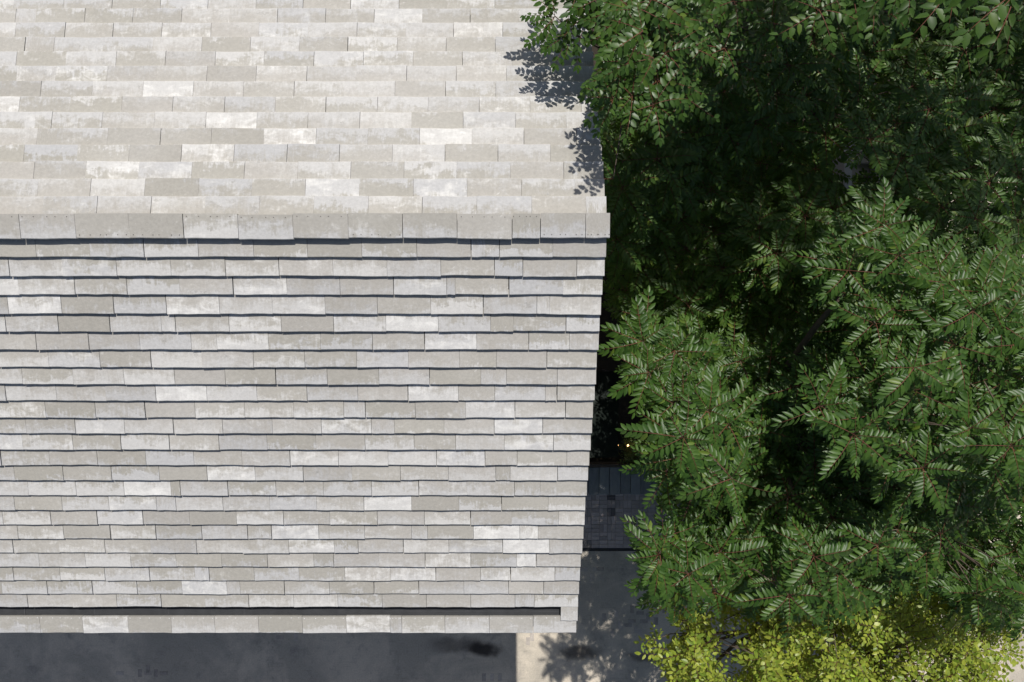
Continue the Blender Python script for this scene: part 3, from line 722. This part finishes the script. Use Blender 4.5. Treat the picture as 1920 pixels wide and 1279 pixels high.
tb4 = scatter([PB4], .40, r, 4000, lambda x, y: dB(x, y) + .75 + r.uniform(0, .3), (1150, 1990), (-120, 300)); tB += tb4
for p in tb4: rosette(itB, p, r, 12, 8, .15)
tb2 = scatter([PB3], .5, r, 4000, lambda x, y: dB(x, y) + 1.5 + r.uniform(0, .8), (1150, 1990), (-120, 300)); tB += tb2
for p in tb2: rosette(itB, p, r, 12, 8, .15)
for (x, y, d, az, n, sp) in ((1040, 30, 7.4, 3.4, 6, 3.2), (1070, 62, 7.4, -1.9, 5, 2.2), (1165, 140, 7.2, 3.2, 7, 3.4), (1150, 185, 7.2, 3.5, 6, 2.6), (1185, 112, 7.1, 2.6, 6, 3.5),
                             (1205, 60, 6.15, 3.3, 6, 3.0), (1190, 20, 6.2, 3.0, 5, 2.4), (1225, 110, 6.3, 3.5, 5, 2.4), (1150, 335, 7.7, 2.9, 3, 1.4)):
    p = at(x, y, d); tB.append(p); rosette(itB, p, r, 12, n, .12, (.75, .95), az, sp)
# big leaves close under the lens at the picture's top right
for (x, y, d, az, n) in ((1905, -15, 5.3, -2.4, 5), (1790, -30, 6.0, -2.3, 4), (1700, -60, 6.3, -2.0, 5)):
    p = at(x, y, d); tB.append(p); rosette(itB, p, r, 12, n, .05, (1.05, 1.3), az, 2.2)
# unseen high crown north of the frame: uneven dome shaped to shade the tree below
hi = []
for _ in range(9000):
    x = r.uniform(2.2, 10.5); y = r.uniform(5.2, 10.5); q = ((x - 6.3) / 4.2) ** 2 + ((y - 8.0) / 2.8) ** 2
    if q > 1: continue
    top = 11.2 + 4.6 * math.sqrt(max(0, 1 - q)) + .3 * math.sin(x * 2.1) * math.cos(y * 1.7)
    p = Vector((x, y, top - r.choice((0, .5, 1.2, 2.2)) * r.uniform(.6, 1.3)))
    if all((p - h).length > 1.02 for h in hi): hi.append(p)
for p in hi: rosette(itB, p, r, 12, 8, .2, (1.15, 1.5))
treeB = tag(link('pinnate_tree', None), 'tall dark green tree with rounder leaflets hanging over the rear roof corner', 'tree', 'trees beside the gable')
treeB.location = (5.2, 6.4, 0)
wood(treeB, (5.2, 6.4, 0), (5.0, 6.2, 7.2), tB + hi, r, .24, 18, 1.3)
build_crown(KB, itB, treeB)

# --- lower shaded tree filling the gap between the two
r = random.Random(123)
itD = []; tD = []
PD = [(1150,200),(1260,-60),(1500,-120),(2050,-120),(2050,1130),(1850,1130),(1700,1120),(1560,1120),(1400,1080),(1330,1010),(1275,900),(1250,760),(1200,620),(1160,560),(1150,400)]
avD = ((1598, 318, 66), (1690, 320, 22), (1900, 500, 30), (1890, 930, 36), (1760, 1040, 30), (1850, 1020, 26), (1700, 1120, 30))
def dD(x, y): return 11.3 + 2.2 * math.exp(-((x - 1400) / 130) ** 2 - ((y - 600) / 90) ** 2) + .9 * math.exp(-((x - 1230) / 120) ** 2 - ((y - 480) / 90) ** 2) + .7 * wave(x, y, .009, 1.3) + r.uniform(-.25, .25)
for k, (sp, dz) in enumerate(((.50, 0), (.56, .9), (.62, 1.9))):
    t = scatter([PD], sp, r, 7000, lambda x, y: dD(x, y) + dz, avoid=avD); tD += t
    for p in t: rosette(itD, p, r, 12, 8, .17)
t = scatter([[(1720,-60),(2060,-60),(2060,330),(1760,300),(1700,120)]], .5, r, 4000, lambda x, y: 12.6 + r.uniform(-.5, .6), avoid=((1690, 320, 30),)); tD += t
for p in t: rosette(itD, p, r, 12, 8, .15)
treeD = tag(link('pinnate_tree', None), 'lower dark feather leaved tree in deep shade between its taller neighbours', 'tree', 'trees beside the gable')
treeD.location = (4.3, 2.2, 0)
wood(treeD, (4.3, 2.2, 0), (4.4, 2.0, 3.2), tD, r, .15, 14)
build_crown(KD, itD, treeD)

# --- yellow-green small-leaved tree at the street
r = random.Random(55)
itC = []; tC = []
PC1 = [(1250,1215),(1300,1150),(1330,1180),(1345,1270),(1330,1400),(1240,1400),(1270,1280)]
PC2 = [(1400,1215),(1450,1160),(1540,1140),(1640,1130),(1740,1165),(1830,1215),(1870,1290),(1880,1440),(1400,1440),(1395,1290)]
PC3 = [(1245,1120),(1330,1090),(1500,1110),(1700,1080),(1900,1150),(1900,1230),(1700,1190),(1400,1170),(1280,1170)]
def dC(x, y): return 11.7 + .55 * wave(x, y, .045) + r.uniform(-.35, .35)
tC = scatter([PC1, PC2], .30, r, 9000, dC, avoid=((1600, 1215, 26), (1500, 1250, 18), (1700, 1265, 24), (1560, 1180, 16), (1770, 1210, 20)))
tC2 = scatter([PC1, PC2, PC3], .33, r, 9000, lambda x, y: dC(x, y) + .6 + r.uniform(0, .8))
for p in tC + tC2: rosette(itC, p, r, 14, r.choice((4, 5, 6)), .35, (.7, 1.2))
for (x, y) in ((1232, 1198), (1240, 1230), (1262, 1255)): rosette(itC, at(x, y, 11.7), r, 14, 4, .2, (.7, .95), 3.0, 3.0); tC.append(at(x, y, 11.7))
treeC = tag(link('street_tree', None), 'small leaved yellow green tree at the street, lit from above', 'tree')
treeC.location = (5.4, -6.0, 0)
wood(treeC, (5.4, -6.0, 0), (5.3, -5.9, 3.4), tC + tC2, r, .11, 14)
build_crown(KC, itC, treeC)

# --- low shrubs in the bed
r = random.Random(9)
def shrub(x, y, h, w_, label):
    t = tag(link('shrub', None), label, 'shrub', 'shrubs in the planting bed'); t.location = (x, y, 0.03)
    it = []; tips = []
    for _ in range(70):
        a = r.uniform(0, 6.28); e = r.random() ** .5; z = h * (1 - .55 * e * e) * r.uniform(.55, 1.05)
        p = Vector((x + w_ * e * math.cos(a), y + w_ * e * math.sin(a), z)); tips.append(p)
        rosette(it, p, r, 8, 4, .35, (.7, 1.1))
    m = MB()
    for p in r.sample(tips, 16): m.tube([(0, 0, -.02), ((p.x - x) * .4, (p.y - y) * .4, p.z * .55), (p.x - x, p.y - y, p.z - .04)], [.014, .009, .004], 4)
    m.build('stems', M_BARK, t); build_crown(KH, it, t, 0, 'foliage')
shrub(3.15, -2.75, .75, .30, 'small yellow green shrub behind the slate kerb beside the lamps')
shrub(8.0, 3.1, .9, .55, 'low shrub with yellowish leaves beside the stone steps')
shrub(7.1, 3.5, 1.2, .6, 'bushy shrub in shade left of the stone steps')
shrub(10.2, 4.5, 1.0, .5, 'low shrub with sunlit spots beyond the stone steps')

# ------------------------------------------------------------------ small things under the trees
def garden_lamp(px, py, label):
    p = at(px, py, ZC - .55); t = tag(link('garden_lamp', None), label, 'lamp', 'lit garden lamps'); t.location = (p.x, p.y, 0.04)
    m = MB(); m.tube([(0, 0, 0), (0, 0, .02)], .05, 12); m.build('base', M_GUT, t)
    m = MB(); m.tube([(0, 0, .021), (0, 0, .44)], .011, 8); m.build('post', M_GUT, t)
    m = MB(); m.tube([(0, 0, .44), (0, 0, .445), (0, 0, .46), (0, 0, .485)], [.012, .05, .052, .03], 12); m.build('collar', M_GUT, t)
    bm = bmesh.new(); bmesh.ops.create_icosphere(bm, subdivisions=2, radius=.026); me = bpy.data.meshes.new('bulb'); bm.to_mesh(me); bm.free()
    me.materials.append(M_BULB); o = link('bulb', me, t); o.location = (0, 0, .505)
k = NT('warm_bulb'); k.b.inputs['Base Color'].default_value = c4(1, .8, .55); k.b.inputs['Emission Color'].default_value = c4(1.0, .55, .22); k.b.inputs['Emission Strength'].default_value = 6.0; M_BULB = k.m
garden_lamp(1158, 835, 'lit garden lamp closest to the roof edge, behind the slate kerb')
garden_lamp(1177.5, 835.5, 'lit garden lamp half behind the leaf tips, farther from the roof edge')
# dark green canvas canopy against the gable
can = tag(link('canopy', None), 'dark green canvas canopy in the gap between gable and tree', 'canopy'); can.location = (1.55, -1.95, 0.05)
m = MB(); NX = 6
vs = []; 
for j in range(7):
    for i in range(NX + 1):
        u = i / NX; w_ = j / 6; vs.append((-.95 + 1.75 * u, -.62 + 1.9 * w_, 2.45 - .18 * u - .05 * math.sin(u * math.pi) * math.sin(w_ * math.pi * 3) ))
vb = [(a, b_, c_ - .012) for a, b_, c_ in vs]; n1 = len(vs); fs = [(j * (NX + 1) + i, j * (NX + 1) + i + 1, (j + 1) * (NX + 1) + i + 1, (j + 1) * (NX + 1) + i) for j in range(6) for i in range(NX)]
m.add(vs + vb, fs + [tuple(n1 + q for q in reversed(f_)) for f_ in fs]); m.build('cover', M_GREENP, can, True)
for (x, y) in ((.74, -.56), (.74, 1.22), (-.86, -.56), (-.86, 1.22)):
    m = MB(); m.tube([(x, y, -.05), (x, y, 2.43 - .18 * ((x + .95) / 1.75) - .015)], .022, 8); m.build('post', M_GUT, can)
# stone steps glimpsed through the gap
st = tag(link('stone_steps', None), 'grey stone garden steps with side walls glimpsed through the leaves', 'steps')
c = at(1597, 322, ZC); st.location = (c.x, c.y, 0)
for i in range(5):
    m = MB(); y = -.68 + .265 * i; m.box(-.30, .30, y, y + .29, 0.0, .06 + .11 * i, 0, .012); m.build('step', M_STONE, st)
for s_ in (-1, 1):
    m = MB(); x = s_ * .40 - (.02 if s_ < 0 else -.02); m.box(x - .095, x + .095, -.75, .75, 0, .66, 0, .015); m.build('side_wall', M_STONE, st)
